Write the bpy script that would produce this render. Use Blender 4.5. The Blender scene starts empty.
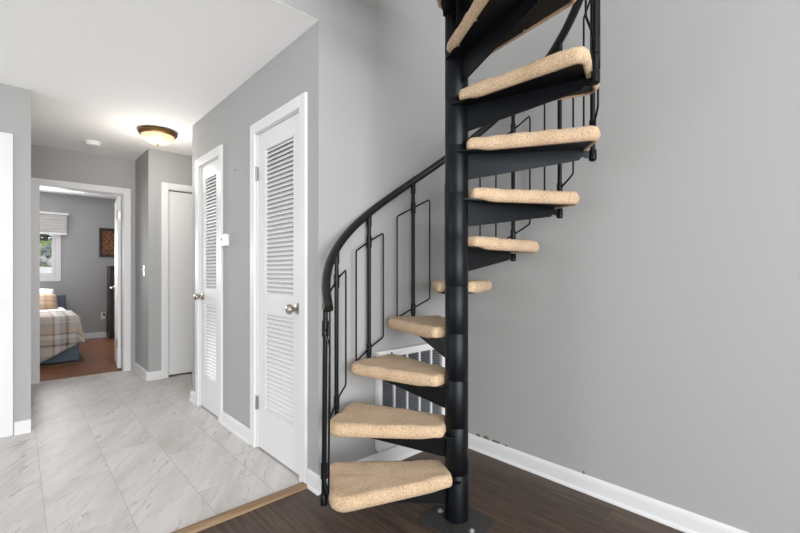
import bpy, bmesh, math, random
from mathutils import Vector, Matrix, noise
random.seed(7)
C = bpy.context.scene.collection
PI = math.pi
R = math.radians

# ------------------------------------------------------------------ materials
def srgb(r, g, b):
    def f(c):
        c /= 255.0
        return c/12.92 if c <= .04045 else ((c+.055)/1.055)**2.4
    return (f(r), f(g), f(b), 1)

def newmat(name):
    m = bpy.data.materials.new(name); m.use_nodes = True
    nt = m.node_tree
    return m, nt, nt.nodes['Principled BSDF']

def N(nt, t, **kw):
    n = nt.nodes.new(t)
    for k, v in kw.items():
        if k.startswith('i_'):
            n.inputs[k[2:].replace('_', ' ')].default_value = v
        else:
            setattr(n, k, v)
    return n

def plain(name, col, rough=.5, metal=0, bump=0, bscale=200, var=0, spec=None):
    m, nt, p = newmat(name)
    p.inputs['Base Color'].default_value = col
    p.inputs['Roughness'].default_value = rough
    p.inputs['Metallic'].default_value = metal
    if spec is not None: p.inputs['Specular IOR Level'].default_value = spec
    tc = N(nt, 'ShaderNodeTexCoord')
    if bump:
        nz = N(nt, 'ShaderNodeTexNoise', i_Scale=bscale, i_Detail=4.0)
        nt.links.new(tc.outputs['Object'], nz.inputs['Vector'])
        b = N(nt, 'ShaderNodeBump', i_Strength=bump, i_Distance=.002)
        nt.links.new(nz.outputs['Fac'], b.inputs['Height'])
        nt.links.new(b.outputs['Normal'], p.inputs['Normal'])
    if var:
        n2 = N(nt, 'ShaderNodeTexNoise', i_Scale=3.0, i_Detail=3.0)
        nt.links.new(tc.outputs['Object'], n2.inputs['Vector'])
        r = N(nt, 'ShaderNodeValToRGB')
        r.color_ramp.elements[0].position = .3; r.color_ramp.elements[1].position = .7
        r.color_ramp.elements[0].color = tuple(c*(1-var) for c in col[:3])+(1,)
        r.color_ramp.elements[1].color = tuple(min(1, c*(1+var)) for c in col[:3])+(1,)
        nt.links.new(n2.outputs['Fac'], r.inputs['Fac'])
        nt.links.new(r.outputs['Color'], p.inputs['Base Color'])
    return m

def ramp(nt, stops):
    r = N(nt, 'ShaderNodeValToRGB')
    e = r.color_ramp.elements
    while len(e) < len(stops): e.new(.5)
    for k, (pos, col) in enumerate(stops):
        e[k].position = pos; e[k].color = col
    return r

def planks(name, c1, c2, c3, width, length, along='Y', rough=.35):
    m, nt, p = newmat(name); L = nt.links.new
    tc = N(nt, 'ShaderNodeTexCoord')
    mp = N(nt, 'ShaderNodeMapping')
    if along == 'Y': mp.inputs['Rotation'].default_value = (0, 0, R(-90))
    L(tc.outputs['Object'], mp.inputs['Vector'])
    bk = N(nt, 'ShaderNodeTexBrick', offset=.37)
    bk.inputs['Color1'].default_value = (0, 0, 0, 1); bk.inputs['Color2'].default_value = (1, 1, 1, 1)
    bk.inputs['Mortar'].default_value = (.5, .5, .5, 1)
    bk.inputs['Scale'].default_value = 1; bk.inputs['Brick Width'].default_value = length
    bk.inputs['Row Height'].default_value = width; bk.inputs['Mortar Size'].default_value = .0012
    L(mp.outputs['Vector'], bk.inputs['Vector'])
    ms = N(nt, 'ShaderNodeMapping'); ms.inputs['Scale'].default_value = (1.6, 26, 1)
    L(mp.outputs['Vector'], ms.inputs['Vector'])
    add = N(nt, 'ShaderNodeVectorMath', operation='ADD')
    mul = N(nt, 'ShaderNodeVectorMath', operation='SCALE'); mul.inputs['Scale'].default_value = 17.3
    L(bk.outputs['Color'], mul.inputs[0])
    L(ms.outputs['Vector'], add.inputs[0]); L(mul.outputs['Vector'], add.inputs[1])
    nz = N(nt, 'ShaderNodeTexNoise', i_Scale=2.2, i_Detail=7.0, i_Roughness=.62, i_Distortion=.5)
    L(add.outputs['Vector'], nz.inputs['Vector'])
    rp = ramp(nt, [(.28, c1), (.52, c2), (.75, c3)])
    L(nz.outputs['Fac'], rp.inputs['Fac'])
    tone = N(nt, 'ShaderNodeMapRange'); tone.inputs['To Min'].default_value = .86; tone.inputs['To Max'].default_value = 1.14
    L(bk.outputs['Color'], tone.inputs['Value'])
    mx = N(nt, 'ShaderNodeVectorMath', operation='SCALE')
    L(rp.outputs['Color'], mx.inputs[0]); L(tone.outputs['Result'], mx.inputs['Scale'])
    seam = N(nt, 'ShaderNodeMix', data_type='RGBA')
    L(bk.outputs['Fac'], seam.inputs['Factor']); L(mx.outputs['Vector'], seam.inputs['A'])
    seam.inputs['B'].default_value = tuple(c*.35 for c in c1[:3])+(1,)
    L(seam.outputs['Result'], p.inputs['Base Color'])
    p.inputs['Roughness'].default_value = rough
    b = N(nt, 'ShaderNodeBump', i_Strength=.12, i_Distance=.001)
    L(nz.outputs['Fac'], b.inputs['Height']); L(b.outputs['Normal'], p.inputs['Normal'])
    return m

def marble():
    m, nt, p = newmat('marble_tile'); L = nt.links.new
    tc = N(nt, 'ShaderNodeTexCoord')
    mp = N(nt, 'ShaderNodeMapping'); mp.inputs['Rotation'].default_value = (0, 0, R(-90)); mp.inputs['Location'].default_value = (.12, .097, 0)
    L(tc.outputs['Object'], mp.inputs['Vector'])
    bk = N(nt, 'ShaderNodeTexBrick', offset=.5)
    bk.inputs['Color1'].default_value = (0, 0, 0, 1); bk.inputs['Color2'].default_value = (1, 1, 1, 1)
    bk.inputs['Mortar'].default_value = (.5, .5, .5, 1)
    bk.inputs['Scale'].default_value = 1; bk.inputs['Brick Width'].default_value = .6
    bk.inputs['Row Height'].default_value = .2955; bk.inputs['Mortar Size'].default_value = .0013
    L(mp.outputs['Vector'], bk.inputs['Vector'])
    rot = N(nt, 'ShaderNodeMapping'); rot.inputs['Rotation'].default_value = (0, 0, R(-58))
    rot.inputs['Scale'].default_value = (1, 1, 1)
    L(tc.outputs['Object'], rot.inputs['Vector'])
    st = N(nt, 'ShaderNodeMapping'); st.inputs['Scale'].default_value = (1.1, 6.5, 1)
    L(rot.outputs['Vector'], st.inputs['Vector'])
    sc = N(nt, 'ShaderNodeVectorMath', operation='SCALE'); sc.inputs['Scale'].default_value = 9.7
    L(bk.outputs['Color'], sc.inputs[0])
    ad = N(nt, 'ShaderNodeVectorMath', operation='ADD')
    L(st.outputs['Vector'], ad.inputs[0]); L(sc.outputs['Vector'], ad.inputs[1])
    # thin ridged veins
    nz = N(nt, 'ShaderNodeTexNoise', i_Scale=1.7, i_Detail=6.0, i_Roughness=.6, i_Distortion=.35)
    L(ad.outputs['Vector'], nz.inputs['Vector'])
    s1 = N(nt, 'ShaderNodeMath', operation='SUBTRACT'); s1.inputs[1].default_value = .5
    L(nz.outputs['Fac'], s1.inputs[0])
    ab = N(nt, 'ShaderNodeMath', operation='ABSOLUTE'); L(s1.outputs[0], ab.inputs[0])
    vein = N(nt, 'ShaderNodeMapRange'); vein.inputs['From Min'].default_value = 0; vein.inputs['From Max'].default_value = .022
    vein.inputs['To Min'].default_value = 1; vein.inputs['To Max'].default_value = 0
    L(ab.outputs[0], vein.inputs['Value'])
    # break the veins up
    n2 = N(nt, 'ShaderNodeTexNoise', i_Scale=2.6, i_Detail=4.0)
    L(ad.outputs['Vector'], n2.inputs['Vector'])
    mk = N(nt, 'ShaderNodeMapRange'); mk.inputs['From Min'].default_value = .44; mk.inputs['From Max'].default_value = .68
    L(n2.outputs['Fac'], mk.inputs['Value'])
    vm = N(nt, 'ShaderNodeMath', operation='MULTIPLY'); L(vein.outputs[0], vm.inputs[0]); L(mk.outputs[0], vm.inputs[1])
    # cloudy streaks
    n3 = N(nt, 'ShaderNodeTexNoise', i_Scale=1.3, i_Detail=6.0, i_Roughness=.62)
    L(ad.outputs['Vector'], n3.inputs['Vector'])
    rp = ramp(nt, [(.3, srgb(186, 181, 177)), (.5, srgb(203, 199, 196)), (.72, srgb(213, 211, 210))])
    L(n3.outputs['Fac'], rp.inputs['Fac'])
    mv = N(nt, 'ShaderNodeMix', data_type='RGBA'); mv.inputs['B'].default_value = srgb(122, 115, 110)
    vs = N(nt, 'ShaderNodeMath', operation='MULTIPLY'); vs.inputs[1].default_value = .75
    L(vm.outputs[0], vs.inputs[0]); L(vs.outputs[0], mv.inputs['Factor']); L(rp.outputs['Color'], mv.inputs['A'])
    mj = N(nt, 'ShaderNodeMix', data_type='RGBA'); mj.inputs['B'].default_value = srgb(162, 158, 152)
    L(bk.outputs['Fac'], mj.inputs['Factor']); L(mv.outputs['Result'], mj.inputs['A'])
    L(mj.outputs['Result'], p.inputs['Base Color'])
    p.inputs['Roughness'].default_value = .45
    return m

def carpet_mat():
    m, nt, p = newmat('beige_carpet'); L = nt.links.new
    tc = N(nt, 'ShaderNodeTexCoord')
    n1 = N(nt, 'ShaderNodeTexNoise', i_Scale=210.0, i_Detail=3.0, i_Roughness=.7)
    n2 = N(nt, 'ShaderNodeTexNoise', i_Scale=9.0, i_Detail=3.0)
    L(tc.outputs['Object'], n1.inputs['Vector']); L(tc.outputs['Object'], n2.inputs['Vector'])
    r1 = ramp(nt, [(.32, srgb(160, 131, 101)), (.5, srgb(212, 183, 150)), (.68, srgb(230, 208, 180))])
    L(n1.outputs['Fac'], r1.inputs['Fac'])
    r2 = ramp(nt, [(.3, (.86, .84, .81, 1)), (.65, (1, 1, 1, 1))])
    L(n2.outputs['Fac'], r2.inputs['Fac'])
    mx = N(nt, 'ShaderNodeMix', data_type='RGBA', blend_type='MULTIPLY'); mx.inputs['Factor'].default_value = 1
    L(r1.outputs['Color'], mx.inputs['A']); L(r2.outputs['Color'], mx.inputs['B'])
    L(mx.outputs['Result'], p.inputs['Base Color'])
    p.inputs['Roughness'].default_value = .95
    p.inputs['Sheen Weight'].default_value = .08
    b = N(nt, 'ShaderNodeBump', i_Strength=.8, i_Distance=.006)
    L(n1.outputs['Fac'], b.inputs['Height']); L(b.outputs['Normal'], p.inputs['Normal'])
    return m

def plaid_mat(name, base, stripes, n=1.0):
    """woven check from the cloth's own uv (metres)"""
    m, nt, p = newmat(name); L = nt.links.new
    uv = N(nt, 'ShaderNodeUVMap'); sx = N(nt, 'ShaderNodeSeparateXYZ'); L(uv.outputs['UV'], sx.inputs[0])
    cols = []
    for ax in ('X', 'Y'):
        ml = N(nt, 'ShaderNodeMath', operation='MULTIPLY'); ml.inputs[1].default_value = n
        L(sx.outputs[ax], ml.inputs[0])
        fr = N(nt, 'ShaderNodeMath', operation='FRACT'); L(ml.outputs[0], fr.inputs[0])
        rp = ramp(nt, stripes); rp.color_ramp.interpolation = 'CONSTANT'
        L(fr.outputs[0], rp.inputs['Fac']); cols.append(rp)
    mx = N(nt, 'ShaderNodeMix', data_type='RGBA'); mx.inputs['Factor'].default_value = .5
    L(cols[0].outputs['Color'], mx.inputs['A']); L(cols[1].outputs['Color'], mx.inputs['B'])
    L(mx.outputs['Result'], p.inputs['Base Color'])
    p.inputs['Roughness'].default_value = .9
    return m

M = {}
M['wall'] = plain('grey_wall_paint', srgb(169, 169, 169), .7, bump=.08, bscale=350, spec=.25)
M['ceiling'] = plain('white_ceiling_paint', srgb(251, 251, 251), .8)
M['trim'] = plain('white_trim_paint', srgb(224, 224, 225), .42, spec=.25)
M['door'] = plain('white_door_paint', srgb(224, 224, 224), .45, spec=.3)
M['steel'] = plain('black_painted_steel', srgb(10, 11, 14), .36, bump=.06, bscale=90, var=.2, spec=.26)
M['steel'].node_tree.nodes['Principled BSDF'].inputs['Specular Tint'].default_value = (.84, .93, 1, 1)  # bluish reflection of the sky put into the specular tint
M['plate'] = plain('worn_black_steel', srgb(50, 48, 47), .6, bump=.3, bscale=60, var=.35)
M['rail'] = plain('black_vinyl_handrail', srgb(18, 18, 18), .42)
M['nickel'] = plain('brushed_nickel', srgb(176, 168, 156), .28, 1)
M['hinge'] = plain('satin_nickel_hinge', srgb(165, 163, 158), .4, .9)
M['zinc'] = plain('zinc_bolt', srgb(190, 190, 188), .4, .8)
M['carpet'] = carpet_mat()
M['wood'] = planks('walnut_brown_floor', srgb(50, 38, 30), srgb(76, 60, 49), srgb(103, 83, 69), .15, 1.22, 'Y', .5)
M['bedwood'] = planks('reddish_brown_floor', srgb(96, 56, 33), srgb(128, 78, 48), srgb(152, 98, 62), .12, 1.1, 'X', .35)
M['tile'] = marble()
M['strip'] = planks('tan_wood_strip', srgb(120, 95, 68), srgb(146, 118, 88), srgb(166, 138, 104), .5, 3, 'X', .5)
M['vent'] = plain('white_enamel', srgb(232, 232, 232), .4)
M['dark'] = plain('dark_cavity', srgb(38, 40, 44), .8)
M['plastic'] = plain('white_plastic', srgb(240, 240, 238), .35)
M['black'] = plain('black_plastic', srgb(22, 22, 22), .5)
M['bronze'] = plain('antique_brass', srgb(118, 90, 56), .42, .8)
M['blue'] = plain('blue_grey_upholstery', srgb(88, 102, 117), .9, bump=.3, bscale=300)
M['sheet'] = plain('white_bedsheet', srgb(232, 230, 236), .9, bump=.25, bscale=30)
M['darkwood'] = plain('dark_stained_wood', srgb(50, 38, 30), .45, var=.25)
M['greywood'] = plain('grey_brown_panel', srgb(112, 104, 96), .4, var=.2)
M['rug'] = plain('brown_woven_rug', srgb(104, 82, 64), .95, bump=.8, bscale=120, var=.3)
M['stone'] = plain('grey_boulder', srgb(112, 116, 124), .9, bump=.8, bscale=14, var=.35)
M['stone_pale'] = plain('pale_boulder', srgb(196, 194, 192), .9, bump=.8, bscale=14, var=.2)
M['grass'] = plain('green_lawn', srgb(134, 156, 84), .95, bump=.8, bscale=60, var=.25)
M['pave'] = plain('pale_concrete', srgb(225, 222, 214), .9, bump=.2, bscale=40, var=.08)
M['leaf'] = plain('dark_green_leaves', srgb(58, 66, 52), .9, bump=1, bscale=20, var=.5)
M['scuff'] = plain('bare_plaster_chip', srgb(118, 106, 94), .9, var=.3)
M['pencil'] = plain('grey_smudge', srgb(140, 140, 140), .8)
ST = [(0, srgb(158, 153, 149)), (.16, srgb(78, 74, 76)), (.23, srgb(170, 156, 142)), (.27, srgb(180, 175, 171)), (.47, srgb(222, 217, 212)),
      (.485, srgb(162, 155, 149)), (.66, srgb(176, 156, 136)), (.82, srgb(120, 112, 108)), (.88, srgb(196, 188, 180))]
M['plaid'] = plaid_mat('grey_tan_plaid', None, ST, 2.6)
M['plaid2'] = plaid_mat('tan_plaid', None, [(0, srgb(178, 148, 120)), (.3, srgb(160, 130, 104)), (.45, srgb(184, 158, 132)), (.8, srgb(146, 118, 96))], 5)

def shade_mat():
    m, nt, p = newmat('woven_shade_fabric'); L = nt.links.new
    tc = N(nt, 'ShaderNodeTexCoord'); mp = N(nt, 'ShaderNodeMapping'); mp.inputs['Scale'].default_value = (2, 2, 60)
    L(tc.outputs['Object'], mp.inputs['Vector'])
    nz = N(nt, 'ShaderNodeTexNoise', i_Scale=2.0, i_Detail=3.0); L(mp.outputs['Vector'], nz.inputs['Vector'])
    rp = ramp(nt, [(.3, srgb(176, 174, 172)), (.7, srgb(208, 206, 203))]); L(nz.outputs['Fac'], rp.inputs['Fac'])
    L(rp.outputs['Color'], p.inputs['Base Color']); p.inputs['Roughness'].default_value = .9
    return m
M['shade'] = shade_mat()

def glow_glass():
    m, nt, p = newmat('lit_alabaster_glass'); L = nt.links.new
    tc = N(nt, 'ShaderNodeTexCoord')
    nz = N(nt, 'ShaderNodeTexNoise', i_Scale=9.0, i_Detail=4.0, i_Distortion=1.2); L(tc.outputs['Object'], nz.inputs['Vector'])
    rp = ramp(nt, [(.3, (1.0, .70, .34, 1)), (.6, (1.0, .86, .60, 1))]); L(nz.outputs['Fac'], rp.inputs['Fac'])
    p.inputs['Base Color'].default_value = srgb(225, 204, 160)
    p.inputs['Roughness'].default_value = .3
    L(rp.outputs['Color'], p.inputs['Emission Color']); p.inputs['Emission Strength'].default_value = .50
    return m
M['glow'] = glow_glass()

def art_mat():
    m, nt, p = newmat('amber_painting'); L = nt.links.new
    tc = N(nt, 'ShaderNodeTexCoord')
    vo = N(nt, 'ShaderNodeTexVoronoi', i_Scale=20.0); L(tc.outputs['Object'], vo.inputs['Vector'])
    nz = N(nt, 'ShaderNodeTexNoise', i_Scale=26.0, i_Detail=4.0, i_Distortion=.8); L(tc.outputs['Object'], nz.inputs['Vector'])
    ad = N(nt, 'ShaderNodeMath', operation='MULTIPLY'); L(vo.outputs['Distance'], ad.inputs[0]); L(nz.outputs['Fac'], ad.inputs[1])
    rp = ramp(nt, [(.05, srgb(52, 32, 20)), (.16, srgb(98, 58, 30)), (.27, srgb(158, 104, 54)), (.38, srgb(76, 46, 28))])
    L(ad.outputs[0], rp.inputs['Fac']); L(rp.outputs['Color'], p.inputs['Base Color']); p.inputs['Roughness'].default_value = .5
    return m
M['art'] = art_mat()

def glass_mat():
    m, nt, p = newmat('window_glass')
    out = nt.nodes['Material Output']
    g = N(nt, 'ShaderNodeBsdfGlossy'); g.inputs['Roughness'].default_value = .02
    t = N(nt, 'ShaderNodeBsdfTransparent')
    mx = N(nt, 'ShaderNodeMixShader'); mx.inputs['Fac'].default_value = .008
    nt.links.new(t.outputs[0], mx.inputs[1]); nt.links.new(g.outputs[0], mx.inputs[2])
    nt.links.new(mx.outputs[0], out.inputs['Surface'])
    return m
M['glass'] = glass_mat()

# ------------------------------------------------------------------ mesh helpers
class MB:
    def __init__(s): s.bm = bmesh.new()
    def box(s, x0, x1, y0, y1, z0, z1):
        v = [s.bm.verts.new((x, y, z)) for x in (x0, x1) for y in (y0, y1) for z in (z0, z1)]
        for f in ((0, 1, 3, 2), (4, 6, 7, 5), (0, 4, 5, 1), (2, 3, 7, 6), (0, 2, 6, 4), (1, 5, 7, 3)):
            s.bm.faces.new([v[i] for i in f])
        return s
    def prism(s, pts, vec):
        """polygon pts (3d) extruded along vec"""
        vec = Vector(vec); a = [s.bm.verts.new(p) for p in pts]; b = [s.bm.verts.new(Vector(p)+vec) for p in pts]
        n = len(pts)
        s.bm.faces.new(a); s.bm.faces.new(b[::-1])
        for i in range(n): s.bm.faces.new([a[i], b[i], b[(i+1) % n], a[(i+1) % n]])
        return s
    def tube(s, path, r, seg=10, closed=False, caps=True):
        P = [Vector(p) for p in path]; n = len(P); rings = []
        up = None
        for i, p in enumerate(P):
            if closed: t = (P[(i+1) % n]-P[i-1]).normalized()
            else: t = (P[min(i+1, n-1)]-P[max(i-1, 0)]).normalized()
            if up is None:
                up = t.orthogonal().normalized()
            up = (up-t*up.dot(t))
            if up.length < 1e-5: up = t.orthogonal()
            up.normalize(); w = t.cross(up)
            rr = r[i] if isinstance(r, (list, tuple)) else r
            # widen at mitred corners
            rings.append([s.bm.verts.new(p+(up*math.cos(2*PI*k/seg)+w*math.sin(2*PI*k/seg))*rr) for k in range(seg)])
        m = n if closed else n-1
        for i in range(m):
            a, b = rings[i], rings[(i+1) % n]
            for k in range(seg): s.bm.faces.new([a[k], a[(k+1) % seg], b[(k+1) % seg], b[k]])
        if caps and not closed:
            s.bm.faces.new(rings[0][::-1]); s.bm.faces.new(rings[-1])
        return s
    def lathe(s, prof, c=(0, 0, 0), axis=(0, 0, 1), seg=24):
        """prof: (radius, height along axis)"""
        ax = Vector(axis).normalized(); u = ax.orthogonal().normalized(); w = ax.cross(u); c = Vector(c); rings = []
        for r, h in prof:
            if r < 1e-6: rings.append([s.bm.verts.new(c+ax*h)])
            else: rings.append([s.bm.verts.new(c+ax*h+(u*math.cos(2*PI*k/seg)+w*math.sin(2*PI*k/seg))*r) for k in range(seg)])
        for a, b in zip(rings, rings[1:]):
            for k in range(seg):
                k2 = (k+1) % seg
                if len(a) == 1 and len(b) == 1: continue
                if len(a) == 1: s.bm.faces.new([a[0], b[k2], b[k]])
                elif len(b) == 1: s.bm.faces.new([a[k], a[k2], b[0]])
                else: s.bm.faces.new([a[k], a[k2], b[k2], b[k]])
        if len(rings[0]) > 1: s.bm.faces.new(rings[0][::-1])
        if len(rings[-1]) > 1: s.bm.faces.new(rings[-1])
        return s
    def build(s, name, mat, parent=None, bevel=0, smooth=False, segs=2, loc=None):
        off = WORLD.get(parent, Vector((0, 0, 0))) if parent else Vector((0, 0, 0))
        o3 = Vector(loc) if loc is not None else off
        bmesh.ops.recalc_face_normals(s.bm, faces=s.bm.faces)
        for v in s.bm.verts: v.co -= o3
        me = bpy.data.meshes.new(name); s.bm.to_mesh(me); s.bm.free()
        me.materials.append(mat)
        o = bpy.data.objects.new(name, me); C.objects.link(o)
        if parent: o.parent = parent
        o.location = o3-off
        WORLD[o] = o3
        if smooth:
            for p in me.polygons: p.use_smooth = True
            md = o.modifiers.new('edges', 'EDGE_SPLIT'); md.split_angle = R(38)
        if bevel:
            b = o.modifiers.new('bevel', 'BEVEL'); b.width = bevel; b.segments = segs; b.limit_method = 'ANGLE'; b.angle_limit = R(40)
            b.harden_normals = False
        return o
WORLD = {}
def box(*a): return MB().box(*a)
def empty(name, loc):
    o = bpy.data.objects.new(name, None); C.objects.link(o); o.location = loc; o.empty_display_size = .1
    WORLD[o] = Vector(loc); return o
def tag(o, label=None, cat=None, group=None, kind=None):
    if label: o['label'] = label
    if cat: o['category'] = cat
    if group: o['group'] = group
    if kind: o['kind'] = kind
    return o
def struct(o, label, cat): return tag(o, label, cat, kind='structure')

# ------------------------------------------------------------------ measured layout (metres, eye above 0,0)
XL, XR, YB, YE = 1.144, 2.166, 1.856, 3.952     # louvred wall plane, right wall, stair back wall, far end of louvred wall
YD, XC, YC = 5.645, 1.015, 4.99                 # bedroom door wall, hall end return, alcove wall
XW, YW = .074, 3.966                            # left wall corner
YBB = 8.88                                      # bedroom far wall
H = 2.44; HT = 5.0; T = .12
XLEFT, YREAR = -3.6, -3.3

# ---- floors
struct(box(XLEFT, XR, YREAR, 1.95, -.1, 0).build('floor', M['wood']), 'dark brown wood plank floor around the spiral stair', 'floor')
struct(box(XLEFT, XR, 1.95, YD+.06, -.1, 0).build('floor_hall', M['tile']), 'white marble look tile floor of the hallway', 'floor')
struct(box(-2.6, XR, YD+.06, YBB, -.1, 0).build('floor_bedroom', M['bedwood']), 'reddish brown wood floor inside the bedroom', 'floor')
ts = MB().prism([(XLEFT, 1.935, 0), (XLEFT, 1.94, .012), (XLEFT, 1.95, .016), (XLEFT, 1.985, .016), (XLEFT, 1.995, .004), (XLEFT, 1.995, 0)], (XL-.005-XLEFT, 0, 0))
struct(ts.build('trim_1', M['strip']), 'tan wooden transition strip between tile and dark wood floor', 'floor strip')
struct(box(.173, .896, YD+.045, YD+.075, 0, .006).build('trim_2', M['strip']), 'thin tan threshold under the bedroom doorway', 'threshold')

# ---- walls
def wall(name, boxes, label, mat='wall'):
    mb = MB()
    for b in boxes: mb.box(*b)
    return struct(mb.build(name, M[mat]), label, 'wall')
wall('wall_right', [(XR, XR+T, YREAR-T, YBB+T, -.1, HT)], 'tall plain grey wall to the right of the spiral stair')
wall('wall_back', [(XL, XR, YB, YB+T, -.1, H), (XL, XR, YB, YB+T, H, H+.0015), (XLEFT, XR, YB, YB+T, H+.0015, HT)], 'grey wall behind the spiral stair, rising above the hallway ceiling')
A0, A1 = 2.025, 2.615       # near louvred door opening
B0, B1 = 3.262, 3.752       # far louvred door opening
DT = 2.04
wall('wall_hall', [(XL, XL+T, YB+T, A0, -.1, H), (XL, XL+T, A1, B0, -.1, H), (XL, XL+T, B1, YE, -.1, H),
                   (XL, XL+T, A0, A1, DT, H), (XL, XL+T, B0, B1, DT, H),
                   (XL+T, XR, YE-T, YE, -.1, H)], 'grey hallway wall holding the two white louvred doors')
# alcove wall with white door, and the hall end return
D0, D1 = 1.195, 1.955
wall('wall_alcove', [(XC, D0, YC, YC+T, -.1, H), (D1, XR, YC, YC+T, -.1, H), (D0, D1, YC, YC+T, DT, H),
                     (XC, XC+T, YC+T, YD, -.1, H)], 'grey wall at the hall end with a plain white door and light switch')
E0, E1 = .163, .906
wall('wall_bedroom', [(-2.6, E0, YD, YD+T, -.1, H), (E1, XR, YD, YD+T, -.1, H), (E0, E1, YD, YD+T, DT, H)], 'grey wall around the open bedroom doorway')
F0, F1 = -.85, -.08
wall('wall_left', [(XLEFT, F0, YW, YW+T, -.1, H), (F1, XW, YW, YW+T, -.1, H), (F0, F1, YW, YW+T, DT, H),
                   (XW-T, XW, YW+T, YD, -.1, H)], 'grey wall on the far left beside the hallway entrance')
WX0, WX1, WZ0, WZ1 = -.75, .47, 1.06, 2.05
wall('wall_far', [(-2.6, WX0, YBB, YBB+T, -.1, H), (WX1, XR, YBB, YBB+T, -.1, H), (WX0, WX1, YBB, YBB+T, -.1, WZ0), (WX0, WX1, YBB, YBB+T, WZ1, H)],
     'grey far wall of the bedroom with the window')
wall('wall_bedroom_left', [(-2.6-T, -2.6, YD, 6.3, -.1, H), (-2.6-T, -2.6, 7.9, YBB+T, -.1, H), (-2.6-T, -2.6, 6.3, 7.9, -.1, .7), (-2.6-T, -2.6, 6.3, 7.9, 2.1, H)], 'grey left wall of the bedroom')
# living room behind the camera: rear and left walls with added windows, high ceiling
RX0, RX1, LY0, LY1 = -3.2, 1.6, -2.6, 1.4
wall('wall_rear', [(XLEFT, RX0, YREAR-T, YREAR, -.1, HT), (RX1, XR, YREAR-T, YREAR, -.1, HT), (RX0, RX1, YREAR-T, YREAR, -.1, .15), (RX0, RX1, YREAR-T, YREAR, 4.4, HT)],
     'grey living room wall with a tall added window behind the viewer')
wall('wall_side', [(XLEFT-T, XLEFT, YREAR-T, LY0, -.1, HT), (XLEFT-T, XLEFT, LY1, 2.15, -.1, HT), (XLEFT-T, XLEFT, 3.75, YW+T, -.1, HT), (XLEFT-T, XLEFT, 2.15, 3.75, -.1, .15), (XLEFT-T, XLEFT, 2.15, 3.75, 2.25, HT), (XLEFT-T, XLEFT, LY0, LY1, -.1, .15), (XLEFT-T, XLEFT, LY0, LY1, 2.3, HT)],
     'grey living room side wall with added windows')
struct(MB().box(XLEFT, XR, YB+T, YBB, H, H+.1).box(XLEFT, XL, YB+.001, YB+T, H, H+.0015).build('ceiling', M['ceiling']), 'white hallway and bedroom ceiling', 'ceiling')
struct(MB().box(XLEFT-T, XR+T, YREAR-T, YB+T, HT, HT+.1).build('ceiling_upper', M['ceiling']), 'white high ceiling over the stair', 'ceiling')
# underside of the header over the hall opening
def casement(name, n, horiz, a0, a1, z0, z1, c, label):
    mb = MB(); w = .06
    def bar(p0, p1, q0, q1):
        if horiz: mb.box(p0, p1, c-T+.02, c-.02, q0, q1)
        else: mb.box(c-T+.02, c-.02, p0, p1, q0, q1)
    for k in range(n+1):
        x = a0+(a1-a0-w)*k/n; bar(x, x+w, z0, z1)
    bar(a0, a1, z0, z0+w); bar(a0, a1, z1-w, z1)
    if z1 > 3: bar(a0, a1, 2.25, 2.33)
    o = mb.build(name, M['trim']); struct(o, label, 'window')
    g = MB()
    if horiz: g.box(a0, a1, c-T/2-.003, c-T/2+.003, z0, z1)
    else: g.box(c-T/2-.003, c-T/2+.003, a0, a1, z0, z1)
    g.build('pane', M['glass'], o)
casement('added_window_2', 4, True, RX0, RX1, .15, 4.4, YREAR, 'tall white framed living room window, added unseen behind the viewer')  # unseen window, added to let daylight into the living room
casement('added_window_3', 4, False, LY0, LY1, .15, 2.3, XLEFT, 'wide white framed side window added to the unseen living room')  # unseen too, added as a further opening for daylight

casement('added_window_4', 2, False, 2.15, 3.75, .15, 2.25, XLEFT, 'white framed window added in the unseen dining area left of the hallway')  # added out of view to light the louvred hall wall
casement('added_window_5', 2, False, 6.3, 7.9, .7, 2.1, -2.6, 'white framed window added in the unseen left wall of the bedroom')  # added out of view so more light reaches the far bedroom wall
# ---- baseboards (profile: board with eased top, and a shoe at the foot)
def base_profile():
    return [(0, 0), (.020, 0), (.019, .009), (.013, .020), (.012, .066), (.010, .078), (.006, .087), (0, .09)]
def baseboard(name, p0, p1, nrm, label):
    p0 = Vector((p0[0], p0[1], 0)); p1 = Vector((p1[0], p1[1], 0)); nv = Vector((nrm[0], nrm[1], 0))
    pts = [p0+nv*d+Vector((0, 0, z)) for d, z in base_profile()]
    return struct(MB().prism(pts, p1-p0).build(name, M['trim']), label, 'baseboard')
bb_r = baseboard('baseboard_right', (XR, YREAR), (XR, YB), (-1, 0), 'white baseboard along the right wall with chipped paint above it')
baseboard('baseboard_back', (XL, YB), (XR, YB), (0, -1), 'white baseboard behind the stair under the wall register')
baseboard('baseboard_corner', (XL, YB-.020), (XL, A0-.066), (-1, 0), 'short scuffed white baseboard at the wall corner by the stair')
baseboard('baseboard_hall', (XL, A1+.066), (XL, B0-.066), (-1, 0), 'white baseboard between the two louvred doors')
baseboard('baseboard_hall_end', (XL, B1+.066), (XL, YE+.020), (-1, 0), 'short white baseboard past the far louvred door')
baseboard('baseboard_alcove', (XC-.020, YC), (D0-.062, YC), (0, -1), 'white baseboard beside the plain white door')
baseboard('baseboard_return', (XC, YC-.020), (XC, YD), (-1, 0), 'white baseboard below the light switch')
baseboard('baseboard_left', (F1+.066, YW), (XW+.0, YW), (0, -1), 'short white baseboard on the far left wall')
baseboard('baseboard_bedroom', (-2.6, YBB), (XR, YBB), (0, -1), 'white baseboard along the far bedroom wall')
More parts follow.
